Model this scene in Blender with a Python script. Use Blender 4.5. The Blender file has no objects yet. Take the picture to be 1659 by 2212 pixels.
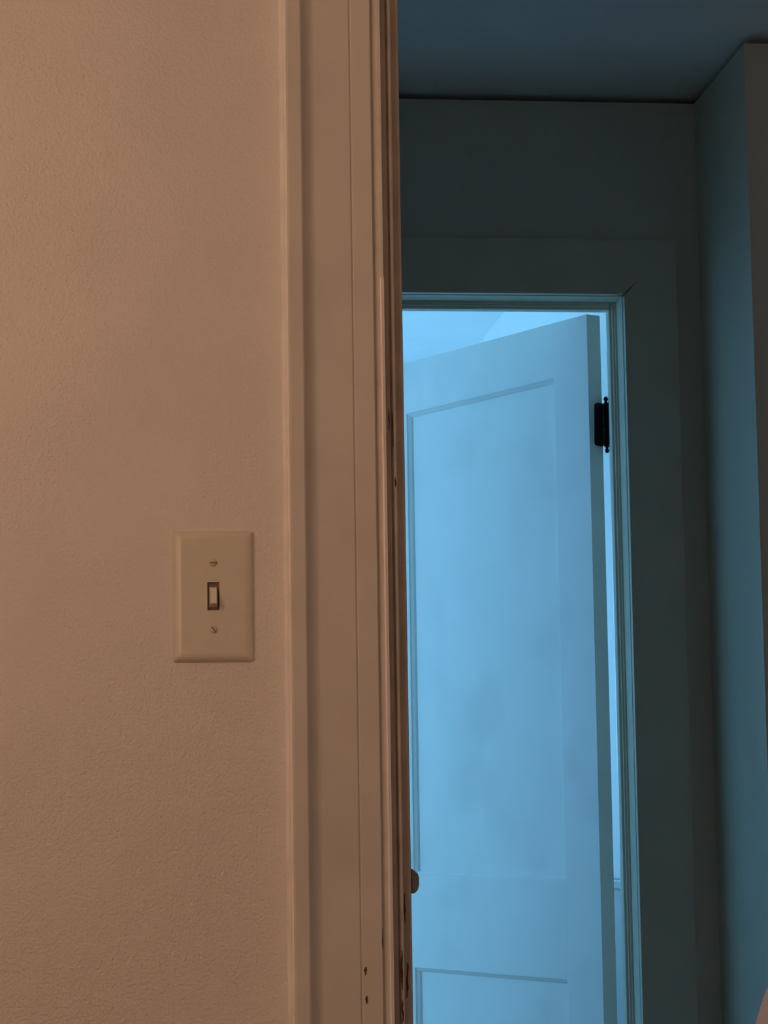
import bpy, bmesh, math, random
from mathutils import Matrix, Vector

scene = bpy.context.scene
COL = scene.collection
rad = math.radians

# ------------------------------------------------------------------ camera
F_PX, YAW, PITCH, ROLL, CAM_Z = 5289.1, rad(6.338), rad(6.779), rad(0.825), 1.04
fw = Vector((math.sin(YAW) * math.cos(PITCH), math.cos(YAW) * math.cos(PITCH), math.sin(PITCH)))
rt = Vector((math.cos(YAW), -math.sin(YAW), 0.0))
up = rt.cross(fw)
r2 = rt * math.cos(ROLL) - up * math.sin(ROLL)
u2 = up * math.cos(ROLL) + rt * math.sin(ROLL)
cam_data = bpy.data.cameras.new('camera')
cam = bpy.data.objects.new('camera', cam_data)
COL.objects.link(cam)
cam.matrix_world = Matrix(((r2.x, u2.x, -fw.x, 0.0), (r2.y, u2.y, -fw.y, 0.0),
                           (r2.z, u2.z, -fw.z, CAM_Z), (0, 0, 0, 1)))
cam_data.sensor_fit = 'HORIZONTAL'
cam_data.sensor_width = 36.0
cam_data.lens = 36.0 * F_PX / 1659.0
cam_data.clip_start = 0.05
scene.camera = cam

# ------------------------------------------------------------------ sky, window light, exposure
SKY_STRENGTH = 17.0
LAMP_STRENGTH = 13.2
PENDANT_STRENGTH = 64.0
world = bpy.data.worlds.new('dusk_sky')
scene.world = world
world.use_nodes = True
bg = world.node_tree.nodes['Background']
bg.inputs['Color'].default_value = (0.20, 0.57, 1.0, 1.0)
bg.inputs['Strength'].default_value = SKY_STRENGTH

def window_portal(loc, rot, wd, ht):                        # only guides sky sampling through a window opening
    p = bpy.data.lights.new('window_portal', 'AREA')
    p.shape = 'RECTANGLE'
    p.size, p.size_y = wd, ht
    p.cycles.is_portal = True
    o = bpy.data.objects.new('window_portal', p)
    COL.objects.link(o)
    o.location, o.rotation_euler = loc, rot
SIDE_WIN = (4.95, 5.43, 0.75, 2.25)      # side window of the far room: y0, y1, z0, z1
BACK_WIN = (-0.85, 0.25, 0.90, 2.00)     # unseen back window, added to brighten the far room ceiling: x0, x1, z0, z1
ROOM_BACK = 8.2
window_portal((-1.70, sum(SIDE_WIN[:2]) / 2, sum(SIDE_WIN[2:]) / 2), (rad(90), 0, rad(-90)), SIDE_WIN[1] - SIDE_WIN[0], SIDE_WIN[3] - SIDE_WIN[2])
window_portal((sum(BACK_WIN[:2]) / 2, ROOM_BACK + 0.10, sum(BACK_WIN[2:]) / 2), (rad(-90), 0, 0), BACK_WIN[1] - BACK_WIN[0], BACK_WIN[3] - BACK_WIN[2])

vs = scene.view_settings
vs.view_transform = 'Standard'
vs.look = 'None'
vs.exposure = 0.0
vs.gamma = 1.0
vs.use_curve_mapping = False
cy = scene.cycles
cy.max_bounces = 14
cy.diffuse_bounces = 10
cy.caustics_reflective = False
cy.caustics_refractive = False

# ------------------------------------------------------------------ materials
def node_mat(name):
    m = bpy.data.materials.new(name)
    m.use_nodes = True
    nt = m.node_tree
    return m, nt, nt.nodes['Principled BSDF']

def paint(name, col, rough=0.5, var=0.04, scale=6.0, bump=0.0, bump_scale=400.0, bump_dist=0.0006,
          spec=0.3, stain=None, stain_scale=3.0, stain_lo=0.52, stain_hi=0.72):
    m, nt, b = node_mat(name)
    n, l = nt.nodes, nt.links
    tc = n.new('ShaderNodeTexCoord')
    nz = n.new('ShaderNodeTexNoise')
    nz.inputs['Scale'].default_value = scale
    nz.inputs['Detail'].default_value = 4
    l.new(tc.outputs['Object'], nz.inputs['Vector'])
    ramp = n.new('ShaderNodeValToRGB')
    ramp.color_ramp.elements[0].position = 0.3
    ramp.color_ramp.elements[1].position = 0.7
    ramp.color_ramp.elements[0].color = tuple(c * (1 - var) for c in col) + (1,)
    ramp.color_ramp.elements[1].color = tuple(min(1, c * (1 + var)) for c in col) + (1,)
    l.new(nz.outputs['Fac'], ramp.inputs['Fac'])
    out = ramp.outputs['Color']
    if stain:
        sn = n.new('ShaderNodeTexNoise')
        sn.inputs['Scale'].default_value = stain_scale
        sn.inputs['Detail'].default_value = 3
        l.new(tc.outputs['Object'], sn.inputs['Vector'])
        sr = n.new('ShaderNodeMapRange')
        sr.interpolation_type = 'SMOOTHSTEP'
        sr.inputs['From Min'].default_value = stain_lo
        sr.inputs['From Max'].default_value = stain_hi
        l.new(sn.outputs['Fac'], sr.inputs['Value'])
        mx = n.new('ShaderNodeMix')
        mx.data_type = 'RGBA'
        l.new(sr.outputs['Result'], mx.inputs[0])
        l.new(out, mx.inputs[6])
        mx.inputs[7].default_value = tuple(stain) + (1,)
        out = mx.outputs[2]
    l.new(out, b.inputs['Base Color'])
    b.inputs['Roughness'].default_value = rough
    b.inputs['Specular IOR Level'].default_value = spec
    if bump:
        bn = n.new('ShaderNodeTexNoise')
        bn.inputs['Scale'].default_value = bump_scale
        bn.inputs['Detail'].default_value = 3
        bn.inputs['Roughness'].default_value = 0.6
        l.new(tc.outputs['Object'], bn.inputs['Vector'])
        bp = n.new('ShaderNodeBump')
        bp.inputs['Strength'].default_value = bump
        bp.inputs['Distance'].default_value = bump_dist
        l.new(bn.outputs['Fac'], bp.inputs['Height'])
        l.new(bp.outputs['Normal'], b.inputs['Normal'])
    return m

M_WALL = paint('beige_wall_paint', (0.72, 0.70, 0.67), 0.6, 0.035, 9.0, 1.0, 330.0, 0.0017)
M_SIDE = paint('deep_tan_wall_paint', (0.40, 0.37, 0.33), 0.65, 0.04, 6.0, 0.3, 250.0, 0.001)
M_TRIM = paint('cream_trim_paint', (0.61, 0.60, 0.575), 0.42, 0.05, 14.0, 0.12, 120.0, 0.0006, 0.4)
M_JAMB = paint('worn_cream_jamb_paint', (0.68, 0.655, 0.61), 0.40, 0.10, 30.0, 0.25, 160.0, 0.0006, 0.4)
M_GLINT = paint('white_glint_paint', (0.93, 0.94, 0.95), 0.25, 0.10, 9.0, 0, spec=0.7)  # whiter than the jamb paint, a highlight put into the colour
M_HALL = paint('hall_wall_paint', (0.68, 0.675, 0.59), 0.65, 0.03, 5.0, 0.4, 250.0, 0.001)
M_CEIL = paint('ceiling_paint', (0.84, 0.85, 0.85), 0.75, 0.03, 4.0, 0.4, 220.0, 0.001)
M_FARTRIM = paint('hall_trim_paint', (0.70, 0.69, 0.58), 0.4, 0.05, 8.0, 0.1, 90.0, 0.0006, 0.4)
M_DOOR = paint('white_door_paint', (0.78, 0.78, 0.77), 0.42, 0.03, 5.0, 0.1, 90.0, 0.0005, 0.4,
               stain=(0.71, 0.70, 0.69), stain_scale=3.4)
M_ROOM = paint('far_room_wall_paint', (0.80, 0.81, 0.81), 0.6, 0.02, 5.0, 0.2, 250.0, 0.001)
M_WAIN = paint('painted_wainscot', (0.42, 0.44, 0.43), 0.45, 0.05, 9.0, 0.1, 90.0, 0.0006)
M_FLOOR = paint('pale_worn_floor', (0.46, 0.43, 0.39), 0.45, 0.2, 5.0, 0.1, 60.0, 0.001)
M_PLATE = paint('almond_switch_plastic', (0.62, 0.60, 0.52), 0.35, 0.03, 60.0, 0.08, 500.0, 0.0003, 0.45)
M_TOGGLE = paint('ivory_toggle_plastic', (0.70, 0.67, 0.60), 0.3, 0.03, 90.0, 0, spec=0.5)
M_SCREW = paint('painted_screw_metal', (0.54, 0.51, 0.43), 0.4, 0.06, 300.0, 0, spec=0.5)
M_RECESS = paint('brown_switch_recess', (0.20, 0.14, 0.095), 0.7, 0.1, 200.0, 0)
M_SLOT = paint('dark_slot', (0.05, 0.035, 0.025), 0.8, 0.1, 200.0, 0)
M_IRON = paint('dark_bronze_hinge_metal', (0.022, 0.018, 0.016), 0.55, 0.25, 120.0, 0.3, 300.0, 0.0006, 0.3)
M_STRIKE = paint('tarnished_strike_metal', (0.40, 0.42, 0.45), 0.4, 0.2, 200.0, 0.2, 300.0, 0.0005, 0.5)
M_CHIP = paint('bare_brown_wood_chip', (0.10, 0.065, 0.035), 0.8, 0.3, 400.0, 0)
M_PINK = paint('pale_pink_chair_fabric', (0.47, 0.49, 0.60), 0.85, 0.07, 60.0, 0.4, 700.0, 0.0008)
M_WOOD = paint('chair_leg_wood', (0.25, 0.15, 0.08), 0.5, 0.2, 20.0, 0.1, 90.0, 0.0006)
M_BRASS = paint('lamp_pole_brass', (0.45, 0.32, 0.15), 0.35, 0.1, 20.0, 0)
M_CAULK = paint('wall_caulk', (0.88, 0.86, 0.83), 0.45, 0.08, 40.0, 0.4, 120.0, 0.001, 0.4)

def glass_mat():
    m = bpy.data.materials.new('window_glass')
    m.use_nodes = True
    nt = m.node_tree
    nt.nodes.clear()
    o = nt.nodes.new('ShaderNodeOutputMaterial')
    t = nt.nodes.new('ShaderNodeBsdfTransparent')
    g = nt.nodes.new('ShaderNodeBsdfGlossy')
    g.inputs['Roughness'].default_value = 0.02
    mx = nt.nodes.new('ShaderNodeMixShader')
    mx.inputs[0].default_value = 0.06
    nt.links.new(t.outputs[0], mx.inputs[1])
    nt.links.new(g.outputs[0], mx.inputs[2])
    nt.links.new(mx.outputs[0], o.inputs['Surface'])
    return m
M_GLASS = glass_mat()

def glow_mat(name, col, s):
    m, nt, b = node_mat(name)
    b.inputs['Base Color'].default_value = (0.8, 0.75, 0.65, 1)
    b.inputs['Emission Color'].default_value = col + (1,)
    b.inputs['Emission Strength'].default_value = s
    return m
LAMP_COLOUR = (1.0, 0.615, 0.40)
M_GLOBE = glow_mat('warm_lit_globe', LAMP_COLOUR, LAMP_STRENGTH)
M_PENDANT = glow_mat('warm_lit_pendant', LAMP_COLOUR, PENDANT_STRENGTH)

# ------------------------------------------------------------------ mesh helpers
def link(name, bm, mat, parent=None, smooth=False):
    bmesh.ops.recalc_face_normals(bm, faces=bm.faces)
    me = bpy.data.meshes.new(name)
    bm.to_mesh(me)
    bm.free()
    me.materials.append(mat)
    if smooth:
        for p in me.polygons:
            p.use_smooth = True
    o = bpy.data.objects.new(name, me)
    COL.objects.link(o)
    if parent:
        o.parent = parent
    return o

def add_box(bm, x0, x1, y0, y1, z0, z1):
    v = [bm.verts.new(p) for p in ((x0, y0, z0), (x1, y0, z0), (x1, y1, z0), (x0, y1, z0),
                                   (x0, y0, z1), (x1, y0, z1), (x1, y1, z1), (x0, y1, z1))]
    for f in ((0, 3, 2, 1), (4, 5, 6, 7), (0, 1, 5, 4), (1, 2, 6, 5), (2, 3, 7, 6), (3, 0, 4, 7)):
        bm.faces.new([v[i] for i in f])

def box(name, x0, x1, y0, y1, z0, z1, mat, parent=None, bevel=0.0, seg=2):
    bm = bmesh.new()
    add_box(bm, x0, x1, y0, y1, z0, z1)
    if bevel:
        bmesh.ops.bevel(bm, geom=bm.edges[:], offset=bevel, segments=seg, profile=0.5, affect='EDGES')
    return link(name, bm, mat, parent)

def boxes(name, lst, mat, parent=None):
    bm = bmesh.new()
    for b in lst:
        add_box(bm, *b)
    return link(name, bm, mat, parent)

def prism(name, poly, a, b, axis, mat, parent=None, bevel=0.0, smooth=False):
    """polygon extruded along an axis: 'z' takes (x, y) points, 'y' takes (x, z), 'x' takes (y, z)"""
    def pt(p, t):
        return {'z': (p[0], p[1], t), 'y': (p[0], t, p[1]), 'x': (t, p[0], p[1])}[axis]
    bm = bmesh.new()
    lo = [bm.verts.new(pt(p, a)) for p in poly]
    hi = [bm.verts.new(pt(p, b)) for p in poly]
    bm.faces.new(lo)
    bm.faces.new(hi[::-1])
    n = len(poly)
    for i in range(n):
        bm.faces.new((lo[i], lo[(i + 1) % n], hi[(i + 1) % n], hi[i]))
    if bevel:
        bmesh.ops.bevel(bm, geom=bm.edges[:], offset=bevel, segments=2, profile=0.5, affect='EDGES')
    return link(name, bm, mat, parent, smooth)

def lathe(name, prof, mat, parent=None, seg=24, loc=(0, 0, 0), axis='z'):
    bm = bmesh.new()
    rings = []
    for r, h in prof:
        ring = []
        for k in range(seg):
            a = 2 * math.pi * k / seg
            p = (r * math.cos(a), r * math.sin(a), h) if axis == 'z' else (r * math.cos(a), h, r * math.sin(a))
            ring.append(bm.verts.new((p[0] + loc[0], p[1] + loc[1], p[2] + loc[2])))
        rings.append(ring)
    for i in range(len(rings) - 1):
        for k in range(seg):
            bm.faces.new((rings[i][k], rings[i][(k + 1) % seg], rings[i + 1][(k + 1) % seg], rings[i + 1][k]))
    bm.faces.new(rings[0])
    bm.faces.new(rings[-1])
    return link(name, bm, mat, parent, True)

def empty(name, loc=(0, 0, 0), rz=0.0):
    o = bpy.data.objects.new(name, None)
    COL.objects.link(o)
    o.location = loc
    o.rotation_euler = (0, 0, rz)
    o.empty_display_size = 0.1
    return o

def struct(o, label=None):
    o['kind'] = 'structure'
    if label:
        o['label'] = label
    return o

def tag(o, label, cat, group=None):
    o['label'] = label
    o['category'] = cat
    if group:
        o['group'] = group
    return o

# ------------------------------------------------------------------ dimensions (metres)
NEAR, NEAR_B = 2.110, 2.235          # near wall faces
FAR, FAR_B = 4.712, 4.872            # hall end wall faces
CEIL, WTOP = 2.4455, 2.4325          # ceiling and top of the hall walls (open shadow gap between)
JX = 1.006                           # hinge jamb face of the far doorway
JL = JX - 0.771
HEAD = 2.035

# ------------------------------------------------------------------ room shell
struct(box('floor', -1.8, 2.4, -1.8, NEAR_B, -0.1, 0.0, M_WOOD), 'brown wooden floor of the near room')
struct(box('floor_hall', -1.8, 2.4, NEAR_B, 8.4, -0.1, 0.0, M_FLOOR), 'pale worn floor of the hall and far room')
struct(box('ceiling', -1.8, 2.4, -1.8, 8.4, CEIL, CEIL + 0.1, M_CEIL), 'plain painted ceiling, dim blue-grey in the hall')

# camera room
NX0, NX1, NH = 0.2105, 1.045, 2.065
struct(prism('wall_front', [(-1.6, 0), (NX0, 0), (NX0, NH), (NX1, NH), (NX1, 0), (2.2, 0), (2.2, CEIL), (-1.6, CEIL)],
             NEAR, NEAR_B, 'y', M_WALL), 'warm-lit beige wall with a light orange-peel texture')
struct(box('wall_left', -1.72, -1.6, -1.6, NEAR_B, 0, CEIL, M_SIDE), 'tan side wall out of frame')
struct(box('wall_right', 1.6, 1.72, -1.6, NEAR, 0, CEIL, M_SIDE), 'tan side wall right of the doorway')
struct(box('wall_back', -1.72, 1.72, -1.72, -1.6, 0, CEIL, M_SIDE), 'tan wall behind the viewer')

# hall
AX, AY = 1.165, 4.315                # alcove side wall face, front of the projecting wall
struct(boxes('wall_hall_left', [(-1.2, -1.08, NEAR_B, FAR, 0, WTOP), (-1.2, -1.11, NEAR_B, FAR, WTOP, CEIL)], M_HALL),
       'side wall of the dark hall')
struct(boxes('wall_hall_right', [(2.08, 2.2, NEAR_B, AY, 0, CEIL)], M_HALL), 'right side wall of the dark hall')
bm = bmesh.new()
pts = [(-1.76, 0), (JL - 0.019, 0), (JL - 0.019, HEAD + 0.019), (JX + 0.019, HEAD + 0.019), (JX + 0.019, 0), (AX, 0),
       (AX, WTOP), (-1.76, WTOP)]
lo = [bm.verts.new((p[0], FAR, p[1])) for p in pts]
hi = [bm.verts.new((p[0], FAR_B, p[1])) for p in pts]
bm.faces.new(lo); bm.faces.new(hi[::-1])
for i in range(len(pts)):
    j = (i + 1) % len(pts)
    bm.faces.new((lo[i], lo[j], hi[j], hi[i]))
add_box(bm, -1.76, AX + 0.06, FAR + 0.06, FAR_B, WTOP, CEIL)
struct(link('wall_hall_end', bm, M_HALL), 'dark end wall of the hall above the far doorway')
struct(boxes('wall_hall_corner', [(AX, 2.2, AY, FAR_B, 0, WTOP), (AX + 0.06, 2.2, AY + 0.06, FAR_B, WTOP, CEIL)], M_HALL),
       'projecting wall at right, blue-grey side face turning a corner')

# far room
RX = 1.122
struct(box('wall_room_right', RX, RX + 0.12, FAR_B, 8.2, 0, CEIL, M_ROOM), 'bright blue-lit wall glimpsed behind the open door')
def ring_wall(name, outer, inner, t0, t1, axis, label):
    bm = bmesh.new()
    def pts(t, r):
        a0, a1, z0, z1 = r
        return [bm.verts.new((t, a, z) if axis == 'x' else (a, t, z)) for a, z in ((a0, z0), (a1, z0), (a1, z1), (a0, z1))]
    oa, ia, ob, ib = pts(t0, outer), pts(t0, inner), pts(t1, outer), pts(t1, inner)
    for k in range(4):
        j = (k + 1) % 4
        bm.faces.new((oa[k], oa[j], ia[j], ia[k]))
        bm.faces.new((ob[j], ob[k], ib[k], ib[j]))
        bm.faces.new((oa[j], oa[k], ob[k], ob[j]))
        bm.faces.new((ia[k], ia[j], ib[j], ib[k]))
    return struct(link(name, bm, M_ROOM), label)
ring_wall('wall_room_back', (-1.76, RX + 0.12, 0, CEIL), BACK_WIN, ROOM_BACK, ROOM_BACK + 0.16, 'y', 'back wall of the far room with an added wide window')
ring_wall('wall_room_left', (FAR_B, ROOM_BACK, 0, CEIL), SIDE_WIN, -1.76, -1.60, 'x', 'far room wall holding a narrow window')

def window(name, rect, loc, rz, label):
    wn_ = struct(empty(name, loc, rz), label)
    hw_, ht = (rect[1] - rect[0]) / 2, rect[3] - rect[2]
    for (a0, a1, z0, z1, nm) in ((-hw_, -hw_ + 0.05, 0, ht, 'window_frame'), (hw_ - 0.05, hw_, 0, ht, 'window_frame'),
                                 (-hw_ + 0.05, hw_ - 0.05, 0, 0.05, 'window_frame'), (-hw_ + 0.05, hw_ - 0.05, ht - 0.05, ht, 'window_frame'),
                                 (-hw_ + 0.05, hw_ - 0.05, ht / 2 - 0.02, ht / 2 + 0.02, 'meeting_rail')):
        box(nm, a0, a1, -0.03, 0.03, z0, z1, M_DOOR, wn_)
    for z0, z1 in ((0.05, ht / 2 - 0.02), (ht / 2 + 0.02, ht - 0.05)):
        box('pane', -hw_ + 0.05, hw_ - 0.05, 0.0, 0.004, z0, z1, M_GLASS, wn_)
    box('window_sill', -hw_ - 0.04, hw_ + 0.04, -0.14, -0.03, -0.03, 0.0, M_DOOR, wn_, 0.003)
window('window_1', SIDE_WIN, (-1.68, sum(SIDE_WIN[:2]) / 2, SIDE_WIN[2]), rad(90), 'narrow daylight window of the far room')
window('added_window', BACK_WIN, (sum(BACK_WIN[:2]) / 2, ROOM_BACK + 0.08, BACK_WIN[2]), 0, 'wide unseen window added to brighten the far room ceiling')

# wainscot on the right wall of the far room
wn = struct(empty('trim_3', (RX, FAR_B, 0)), 'darker wainscot with a cap rail low on the far room wall')
PW = 0.30
for k in range(11):
    box('wainscot_board', -0.014, 0.0, 0.005 + k * PW, 0.005 + k * PW + PW - 0.003, 0, 0.845, M_WAIN, wn, 0.002)
box('cap_rail', -0.03, 0.0, 0.004, 3.32, 0.845, 0.866, M_WAIN, wn, 0.003)

# ------------------------------------------------------------------ near doorway frame
t1 = struct(empty('trim_1', (0, 0, 0)), 'cream door casing and worn jamb of the near doorway')
yb, yf = 2.092, 2.0995
prof = [(0.1511, NEAR), (0.1511, yb + .002), (0.1511 + .0015, yb), (0.1636, yb), (0.1647, yb + .0006)]
for k in range(1, 8):                 # cove between raised outer band and the flat
    t = k / 8
    prof.append((0.1647 + t * (0.1769 - 0.1647), yb + .0006 + (yf - yb - .0006) * (math.sin(t * math.pi / 2))))
prof += [(0.1769, yf), (0.2073, yf + .0004), (0.2087, yf + .0014), (0.2087, NEAR)]
prism('casing', prof, 0.0, 2.13, 'z', M_TRIM, t1)
prism('caulk_bead', [(0.1463, NEAR), (.1470, NEAR - .0022), (.1487, NEAR - .0062), (.1500, NEAR - .0125), (0.1511, NEAR - .0140), (0.1511, NEAR)],
      0.0, 2.13, 'z', M_CAULK, t1, smooth=False)
jx0, jx1 = 0.2087, 0.2279
prism('jamb', [(jx0, 2.1012), (jx0 + .0011, 2.1002), (jx1 - .0015, 2.1002), (jx1, 2.1020), (jx1, NEAR_B + .006), (jx0, NEAR_B + .006)],
      0.0, 2.07, 'z', M_TRIM, t1)
# door stop: flat face with rounded arris, then a narrow bead, then the set-back strip
ys, yt = 2.1045, 2.122
sa, sb, sx = 0.2329, 0.2367, 0.2429
prism('door_stop', [(jx1, ys), (sa, ys), (sa, 2.185), (jx1, 2.185)], 0, 2.055, 'z', M_JAMB, t1)
prism('stop_edge', [(sa, ys), (sa + .0004, ys - .0004), (sb - .0006, ys - .0004), (sb, ys + .0006), (sb, 2.185), (sa, 2.185)], 0, 2.055, 'z', M_JAMB, t1)
prism('glint_ridge', [(sa + .0001, ys - .0003), (sa + .0006, ys - .0012), (sa + .0012, ys - .0014), (sb - .0001, ys - .0003)], 0.74, 1.50, 'z', M_GLINT, t1)  # white ridge painted as a glint, only over part of the stop's height
prism('stop_batten', [(sb, yt), (sx - .001, yt), (sx, yt + .001), (sx, 2.185), (sb, 2.185)], 0, 2.055, 'z', M_JAMB, t1)
yw = 2.128
bx, br = 0.2467, .0019
bead = [(sx, yw + .004)] + [(bx + br * math.cos(a), yw - br * math.sin(a)) for a in [math.pi - math.pi * k / 8 for k in range(9)]] + [(bx + br, 2.165), (sx, 2.165)]
prism('weatherstrip', bead, 0, 2.055, 'z', M_JAMB, t1)
y3 = 2.146
ex = 0.2579
prism('jamb_return', [(sx, y3), (ex - .003, y3), (ex - .0008, y3 + .001), (ex, y3 + .003), (ex, 2.2), (sx, 2.2)], 0, 2.055, 'z', M_JAMB, t1)
# head and right-hand members, above and right of the frame
box('casing', 0.1511, 1.10, yb, NEAR, 2.13, 2.187, M_TRIM, t1, 0.002)
box('casing', 1.043, 1.10, yb, NEAR, 0.0, 2.13, M_TRIM, t1, 0.002)
box('jamb', jx1, 1.026, 2.101, NEAR_B + .006, 2.046, 2.065, M_TRIM, t1, 0.001)
box('jamb', 1.026, 1.045, 2.101, NEAR_B + .006, 0.0, 2.065, M_TRIM, t1, 0.001)

# strike plate lip curling past the jamb
sp = empty('strike_plate', (0, 0, 0)); sp.parent = t1
lip = [(.2615, .9600), (.2640, .9606), (.2664, .9630), (.2678, .9670), (.2680, .9742), (.2668, .9778), (.2640, .9800), (.2615, .9822)]
prism('lip', lip, 2.172, 2.186, 'y', M_STRIKE, sp, bevel=0.0008)
box('plate', ex - .0002, ex + .0012, 2.180, 2.199, .940, 1.002, M_STRIKE, sp, 0.0004)

# chipped paint on jamb, bead and casing
rng = random.Random(4)
def chip(cx, yface, z0, z1, wd):
    n = 7
    left, right = [], []
    for k in range(n + 1):
        t = k / n
        z = z0 + (z1 - z0) * t
        h = wd * (0.25 + 0.75 * math.sin(math.pi * min(max(t, .06), .94))) * rng.uniform(.5, 1.1)
        off = rng.uniform(-.25, .25) * wd
        left.append((cx + off - h / 2, z))
        right.append((cx + off + h / 2, z))
    prism('paint_chip', left + right[::-1], yface - .0003, yface + .0004, 'y', M_CHIP, t1)
chip(0.2458, yw - .0012, 1.352, 1.386, .0024)
chip(0.2414, yt, 1.366, 1.386, .0011)
chip(0.2468, yw - .0016, 1.316, 1.325, .0016)
chip(0.2461, yw - .0016, .880, .914, .0024)
chip(0.2512 + .0016, y3, .872, .902, .0026)
chip(0.2461, yw - .0016, .852, .872, .0020)
chip(0.2508 + .001, y3, .936, .962, .0016)
chip(0.2280 - .0012, 2.1002, .915, .934, .0010)
chip(0.2103 + .0016, 2.1002, .895, .902, .0028)
chip(0.2105 + .0018, 2.1002, .871, .878, .0026)

# ------------------------------------------------------------------ light switch
sw = tag(empty('light_switch', (0.0850, NEAR, 1.2190)),
         'almond single-toggle light switch with two screws on the beige wall', 'light switch')
# cover plate: bevelled rim around a flat face with a toggle slot
bm = bmesh.new()
hw, hh, d = 0.0350, 0.0570, 0.0055
def rect(w_, h_, y_):
    return [bm.verts.new((sx_ * w_, y_, sz_ * h_)) for sx_, sz_ in ((-1, -1), (1, -1), (1, 1), (-1, 1))]
def rrect(w_, h_, y_, r_, n_=4):
    out = []
    for (cx, cz, a0) in ((w_ - r_, h_ - r_, 0), (-w_ + r_, h_ - r_, 90), (-w_ + r_, -h_ + r_, 180), (w_ - r_, -h_ + r_, 270)):
        for k in range(n_):
            a = rad(a0 + 90 * k / (n_ - 1))
            out.append(bm.verts.new((cx + r_ * math.cos(a), y_, cz + r_ * math.sin(a))))
    return out
rings = [rrect(hw, hh, 0.0, .0022), rrect(hw - .0015, hh - .0023, -.0034, .0022), rrect(hw - .0032, hh - .0038, -.0045, .002),
         rrect(hw - .0048, hh - .0048, -.0050, .002), rrect(hw - .0075, hh - .0075, -d, .002),
         rrect(.0052, .0122, -d, .0006), rrect(.0049, .0119, -.0012, .0006)]
for a, b in zip(rings[:-1], rings[1:]):
    n = len(a)
    for k in range(n):
        bm.faces.new((a[k], a[(k + 1) % n], b[(k + 1) % n], b[k]))
bm.faces.new(rings[0])
bm.faces.new(rings[-1])
link('cover_plate', bm, M_PLATE, sw)
box('toggle_slot', -.0050, .0050, -.0022, -.0014, -.0120, .0120, M_RECESS, sw)
# toggle lever tilted down (off)
bm = bmesh.new()
lv = [(-.0036, -.0018, .0084), (.0036, -.0018, .0084), (.0036, -.0018, -.0098), (-.0036, -.0018, -.0098),
      (-.0030, -.0075, .0070), (.0030, -.0075, .0070), (.0027, -.0155, -.0070), (-.0027, -.0155, -.0070)]
v = [bm.verts.new(p) for p in lv]
for f in ((0, 1, 2, 3), (4, 5, 6, 7), (0, 1, 5, 4), (1, 2, 6, 5), (2, 3, 7, 6), (3, 0, 4, 7)):
    bm.faces.new([v[i] for i in f])
bmesh.ops.recalc_face_normals(bm, faces=bm.faces)
bmesh.ops.bevel(bm, geom=bm.edges[:], offset=0.0007, segments=2, profile=0.5, affect='EDGES')
link('toggle', bm, M_TOGGLE, sw)
for z, ang in ((.0288, 0.05), (-.0288, 0.9)):
    s = lathe('screw', [(.0033, 0.0), (.0033, -.0004), (.0022, -.0010), (.0004, -.0013)], M_SCREW, sw, 16, (0, -d + .0001, z), 'y')
    bm = bmesh.new()
    add_box(bm, -.0028, .0028, -d - .00145, -d - .0006, -.00045, .00045)
    bmesh.ops.rotate(bm, verts=bm.verts, cent=(0, 0, 0), matrix=Matrix.Rotation(ang, 3, 'Y'))
    bmesh.ops.translate(bm, verts=bm.verts, vec=(0, 0, z))
    link('screw_slot', bm, M_RECESS, s)

# ------------------------------------------------------------------ far doorway frame
t2 = struct(empty('trim_2', (0, 0, 0)), 'flat wide casing and jamb of the far doorway')
CI, CO, CT = JX + .0005, 1.1140, 2.1465
cf = FAR - .018
HB = HEAD + .0015
# mitred casing boards; the mitre has opened slightly at its inner corner
prism('casing', [(CI, 0), (CO, 0), (CO, CT), (CI + .028, HB + .0265), (CI + .0012, HB - .0035)], cf, FAR, 'y', M_FARTRIM, t2)
cl = JL - .0005
prism('casing', [(cl, 0), (cl - .1075, 0), (cl - .1075, CT), (cl, HB)], cf, FAR, 'y', M_FARTRIM, t2)
prism('casing', [(cl, HB), (cl - .1075, CT), (CO, CT), (CI + .028, HB + .0265), (CI - .0005, HB + .0015), (CI - .012, HB)], cf, FAR, 'y', M_FARTRIM, t2)
box('jamb', JX, JX + .019, FAR, FAR_B, 0, HEAD + .019, M_FARTRIM, t2, 0.001)
box('jamb', JL - .019, JL, FAR, FAR_B, 0, HEAD + .019, M_FARTRIM, t2, 0.001)
box('jamb', JL, JX, FAR, FAR_B, HEAD, HEAD + .019, M_FARTRIM, t2, 0.001)
S0, S1, ST = 4.766, 4.792, .0150
def stop_profile(s):
    e = s * ST
    return [(0, S0), (-e * .25, S0), (-e * .30, S0 + .003), (-e * .55, S0 + .003), (-e * .62, S0 + .0065), (-e * .9, S0 + .0075), (-e, S0 + .010), (-e, S1), (0, S1)]
prism('door_stop', [(JX + a, b) for a, b in stop_profile(1)], 0, HEAD, 'z', M_FARTRIM, t2)
prism('door_stop', [(JL + a, b) for a, b in stop_profile(-1)], 0, HEAD, 'z', M_FARTRIM, t2)
prism('door_stop', [(b, HEAD + a) for a, b in stop_profile(1)], JL + ST, JX - ST, 'x', M_FARTRIM, t2)
# room-side casing
for (x0, x1, z0, z1) in ((JX + .006, JX + .098, 0, HEAD + .1), (JL - .098, JL - .006, 0, HEAD + .1), (JL - .006, JX + .006, HEAD + .006, HEAD + .1)):
    box('casing', x0, x1, FAR_B, FAR_B + .016, z0, z1, M_FARTRIM, t2, 0.002)

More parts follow.
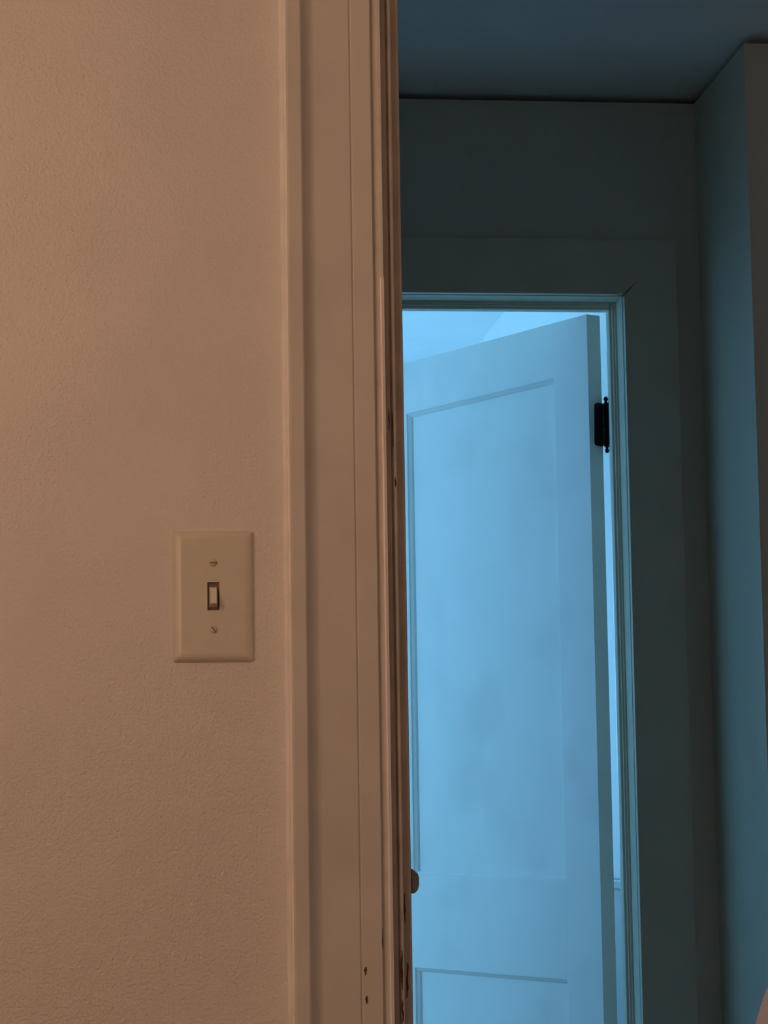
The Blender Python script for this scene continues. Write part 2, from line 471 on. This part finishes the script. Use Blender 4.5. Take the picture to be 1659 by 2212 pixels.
# ------------------------------------------------------------------ far door, standing open into the far room
door = struct(empty('door_1', (1.0035, 4.882, 0.0), rad(-61.8)), 'white two-panel door standing ajar, lit blue from the far room')
D0, D1 = -.043, -.008                # hall face, room face
DL, DR = -.766, -.003
PX0, PX1 = -.655, -.113              # panel opening
PZ = ((.25, .6825), (.878, 1.917))
DT, DB = 2.030, .010
box('stile', DL, PX0, D0, D1, DB, DT, M_DOOR, door, 0.0004)
box('stile', PX1, DR, D0, D1, DB, DT, M_DOOR, door, 0.0004)
for z0, z1 in ((DB, PZ[0][0]), (PZ[0][1], PZ[1][0]), (PZ[1][1], DT)):
    box('rail', PX0, PX1, D0, D1, z0, z1, M_DOOR, door)
RC, SW = .013, .012
for z0, z1 in PZ:
    p = box('panel', PX0, PX1, D0 + RC, D1 - RC, z0, z1, M_DOOR, door)
    for yo, yi in ((D0 + .0004, D0 + RC), (D1 - .0004, D1 - RC)):
        bm = bmesh.new()
        def loop(dx, y):
            return [bm.verts.new(q) for q in ((PX0 + dx, y, z0 + dx), (PX1 - dx, y, z0 + dx), (PX1 - dx, y, z1 - dx), (PX0 + dx, y, z1 - dx))]
        sgn = 1 if yi > yo else -1
        ls = [loop(0, yi), loop(0, yo), loop(.003, yo + sgn * .0004), loop(.005, yo + sgn * .004), loop(.0098, yo + sgn * .0085), loop(SW, yi - sgn * .0004), loop(SW, yi)]
        for a, b in zip(ls[:-1], ls[1:]):
            for k in range(4):
                bm.faces.new((a[k], a[(k + 1) % 4], b[(k + 1) % 4], b[k]))
        for k in range(4):
            bm.faces.new((ls[-1][k], ls[-1][(k + 1) % 4], ls[0][(k + 1) % 4], ls[0][k]))
        link('panel_molding', bm, M_DOOR, p)
# hinges
for z0 in (1.758, .21):
    h = empty('hinge', (0, 0, z0)); h.parent = door
    bm = bmesh.new()
    for k in range(5):
        r0, a, b = .0063, k * .018 + .0004, (k + 1) * .018 - .0004
        for zz0, zz1 in ((a, b),):
            seg = 14
            lo = [bm.verts.new((r0 * math.cos(2 * math.pi * i / seg), r0 * math.sin(2 * math.pi * i / seg), zz0)) for i in range(seg)]
            hi = [bm.verts.new((r0 * math.cos(2 * math.pi * i / seg), r0 * math.sin(2 * math.pi * i / seg), zz1)) for i in range(seg)]
            bm.faces.new(lo); bm.faces.new(hi[::-1])
            for i in range(seg):
                bm.faces.new((lo[i], lo[(i + 1) % seg], hi[(i + 1) % seg], hi[i]))
    link('knuckle', bm, M_IRON, h)
    lathe('pin', [(.0025, -.013), (.0048, -.009), (.0030, -.004), (.0038, 0), (.0038, .09), (.0030, .094), (.0052, .099), (.0025, .1035)], M_IRON, h, 12)
    # leaf let into the door edge (rounded corners), facing the jamb
    leaf = []
    for (cy_, cz_, a0) in ((-.011, .0855, 0), (-.0215, .0825, 90), (-.0235, .0075, 180), (-.011, .0045, 270)):
        rr = .0045 if cy_ > -.02 else .0070
        for k in range(5):
            a = rad(a0 + 90 * k / 4)
            leaf.append((cy_ + rr * math.cos(a), cz_ + rr * math.sin(a)))
    prism('leaf', leaf, -.0038, -.0012, 'x', M_IRON, h)
    # jamb leaf stays with the frame
    q0 = empty('hinge_leaf', (0, 0, 0)); q0.parent = t2
    box('leaf', JX - .0016, JX + .0005, FAR_B - .034, FAR_B + .004, z0 + .001, z0 + .089, M_IRON, q0, 0.0006)
# knob
kb = empty('knob', (-.706, 0, .92)); kb.parent = door
for sgn, y0 in ((-1, D0), (1, D1)):
    lathe('rose', [(.028, 0), (.028, sgn * .003), (.022, sgn * .007), (.011, sgn * .009)], M_IRON, kb, 24, (0, y0, 0), 'y')
    lathe('handle', [(.009, sgn * .008), (.009, sgn * .026), (.020, sgn * .032), (.027, sgn * .044), (.025, sgn * .056), (.014, sgn * .063)], M_IRON, kb, 24, (0, y0, 0), 'y')

# ------------------------------------------------------------------ padded chair at the lower right
ch = tag(empty('padded_chair', (0.72, 1.665, 0)), 'pale pinkish padded chair back, only its sloping shoulder showing at bottom right', 'chair')
sh = []
# back outline in x,z (left shoulder slopes as in the photograph)
left = [(-.285, .50), (-.292, .62), (-.290, .74), (-.283, .84), (-.2756, .8833), (-.2708, .8981), (-.2655, .9100), (-.255, .9270), (-.235, .9460), (-.20, .9620), (-.12, .972), (0, .976)]
outl = left + [(-x, z) for x, z in left[-2::-1]]
bk = prism('backrest', outl, -.035, .035, 'y', M_PINK, ch, bevel=0.004)
seat = box('seat', -.27, .27, -.48, -.03, .42, .50, M_PINK, ch, 0.02, 3)
for sx_ in (-1, 1):
    for yy in (-.44, 0.0):
        prism('leg', [(sx_ * .24 - .02, yy - .02), (sx_ * .24 + .02, yy - .02), (sx_ * .24 + .02, yy + .02), (sx_ * .24 - .02, yy + .02)],
              0.0, .425 if yy < -.1 else .52, 'z', M_WOOD, ch, bevel=0.003)

# ------------------------------------------------------------------ floor lamp that lights the near room
lp = tag(empty('floor_lamp', (-0.50, 1.36, 0)), 'floor lamp with a warm glowing globe left of the switch wall view', 'lamp')
lathe('base', [(.15, 0), (.15, .012), (.12, .022), (.02, .03)], M_BRASS, lp, 32)
lathe('pole', [(.012, .028), (.012, 1.40), (.03, 1.405), (.045, 1.43), (.045, 1.445)], M_BRASS, lp, 16)
lathe('globe', [(.042, 1.44)] + [(.11 * math.sin(a), 1.545 - .11 * math.cos(a)) for a in [rad(24 + 150 * k / 12) for k in range(13)]], M_GLOBE, lp, 28)

# ------------------------------------------------------------------ pendant behind the viewer, shining through the doorway
pd = tag(empty('pendant_lamp', (-0.825, -0.50, CEIL)), 'warm globe pendant hanging from the ceiling behind the viewer', 'lamp')
lathe('canopy', [(.06, 0), (.06, -.012), (.012, -.03)], M_BRASS, pd, 24)
lathe('cord', [(.004, -.028), (.004, -.85)], M_SLOT, pd, 10)
lathe('globe', [(.03, -.85)] + [(.11 * math.sin(a), -.955 + .11 * math.cos(a)) for a in [rad(18 + 156 * k / 12) for k in range(13)]], M_PENDANT, pd, 28)
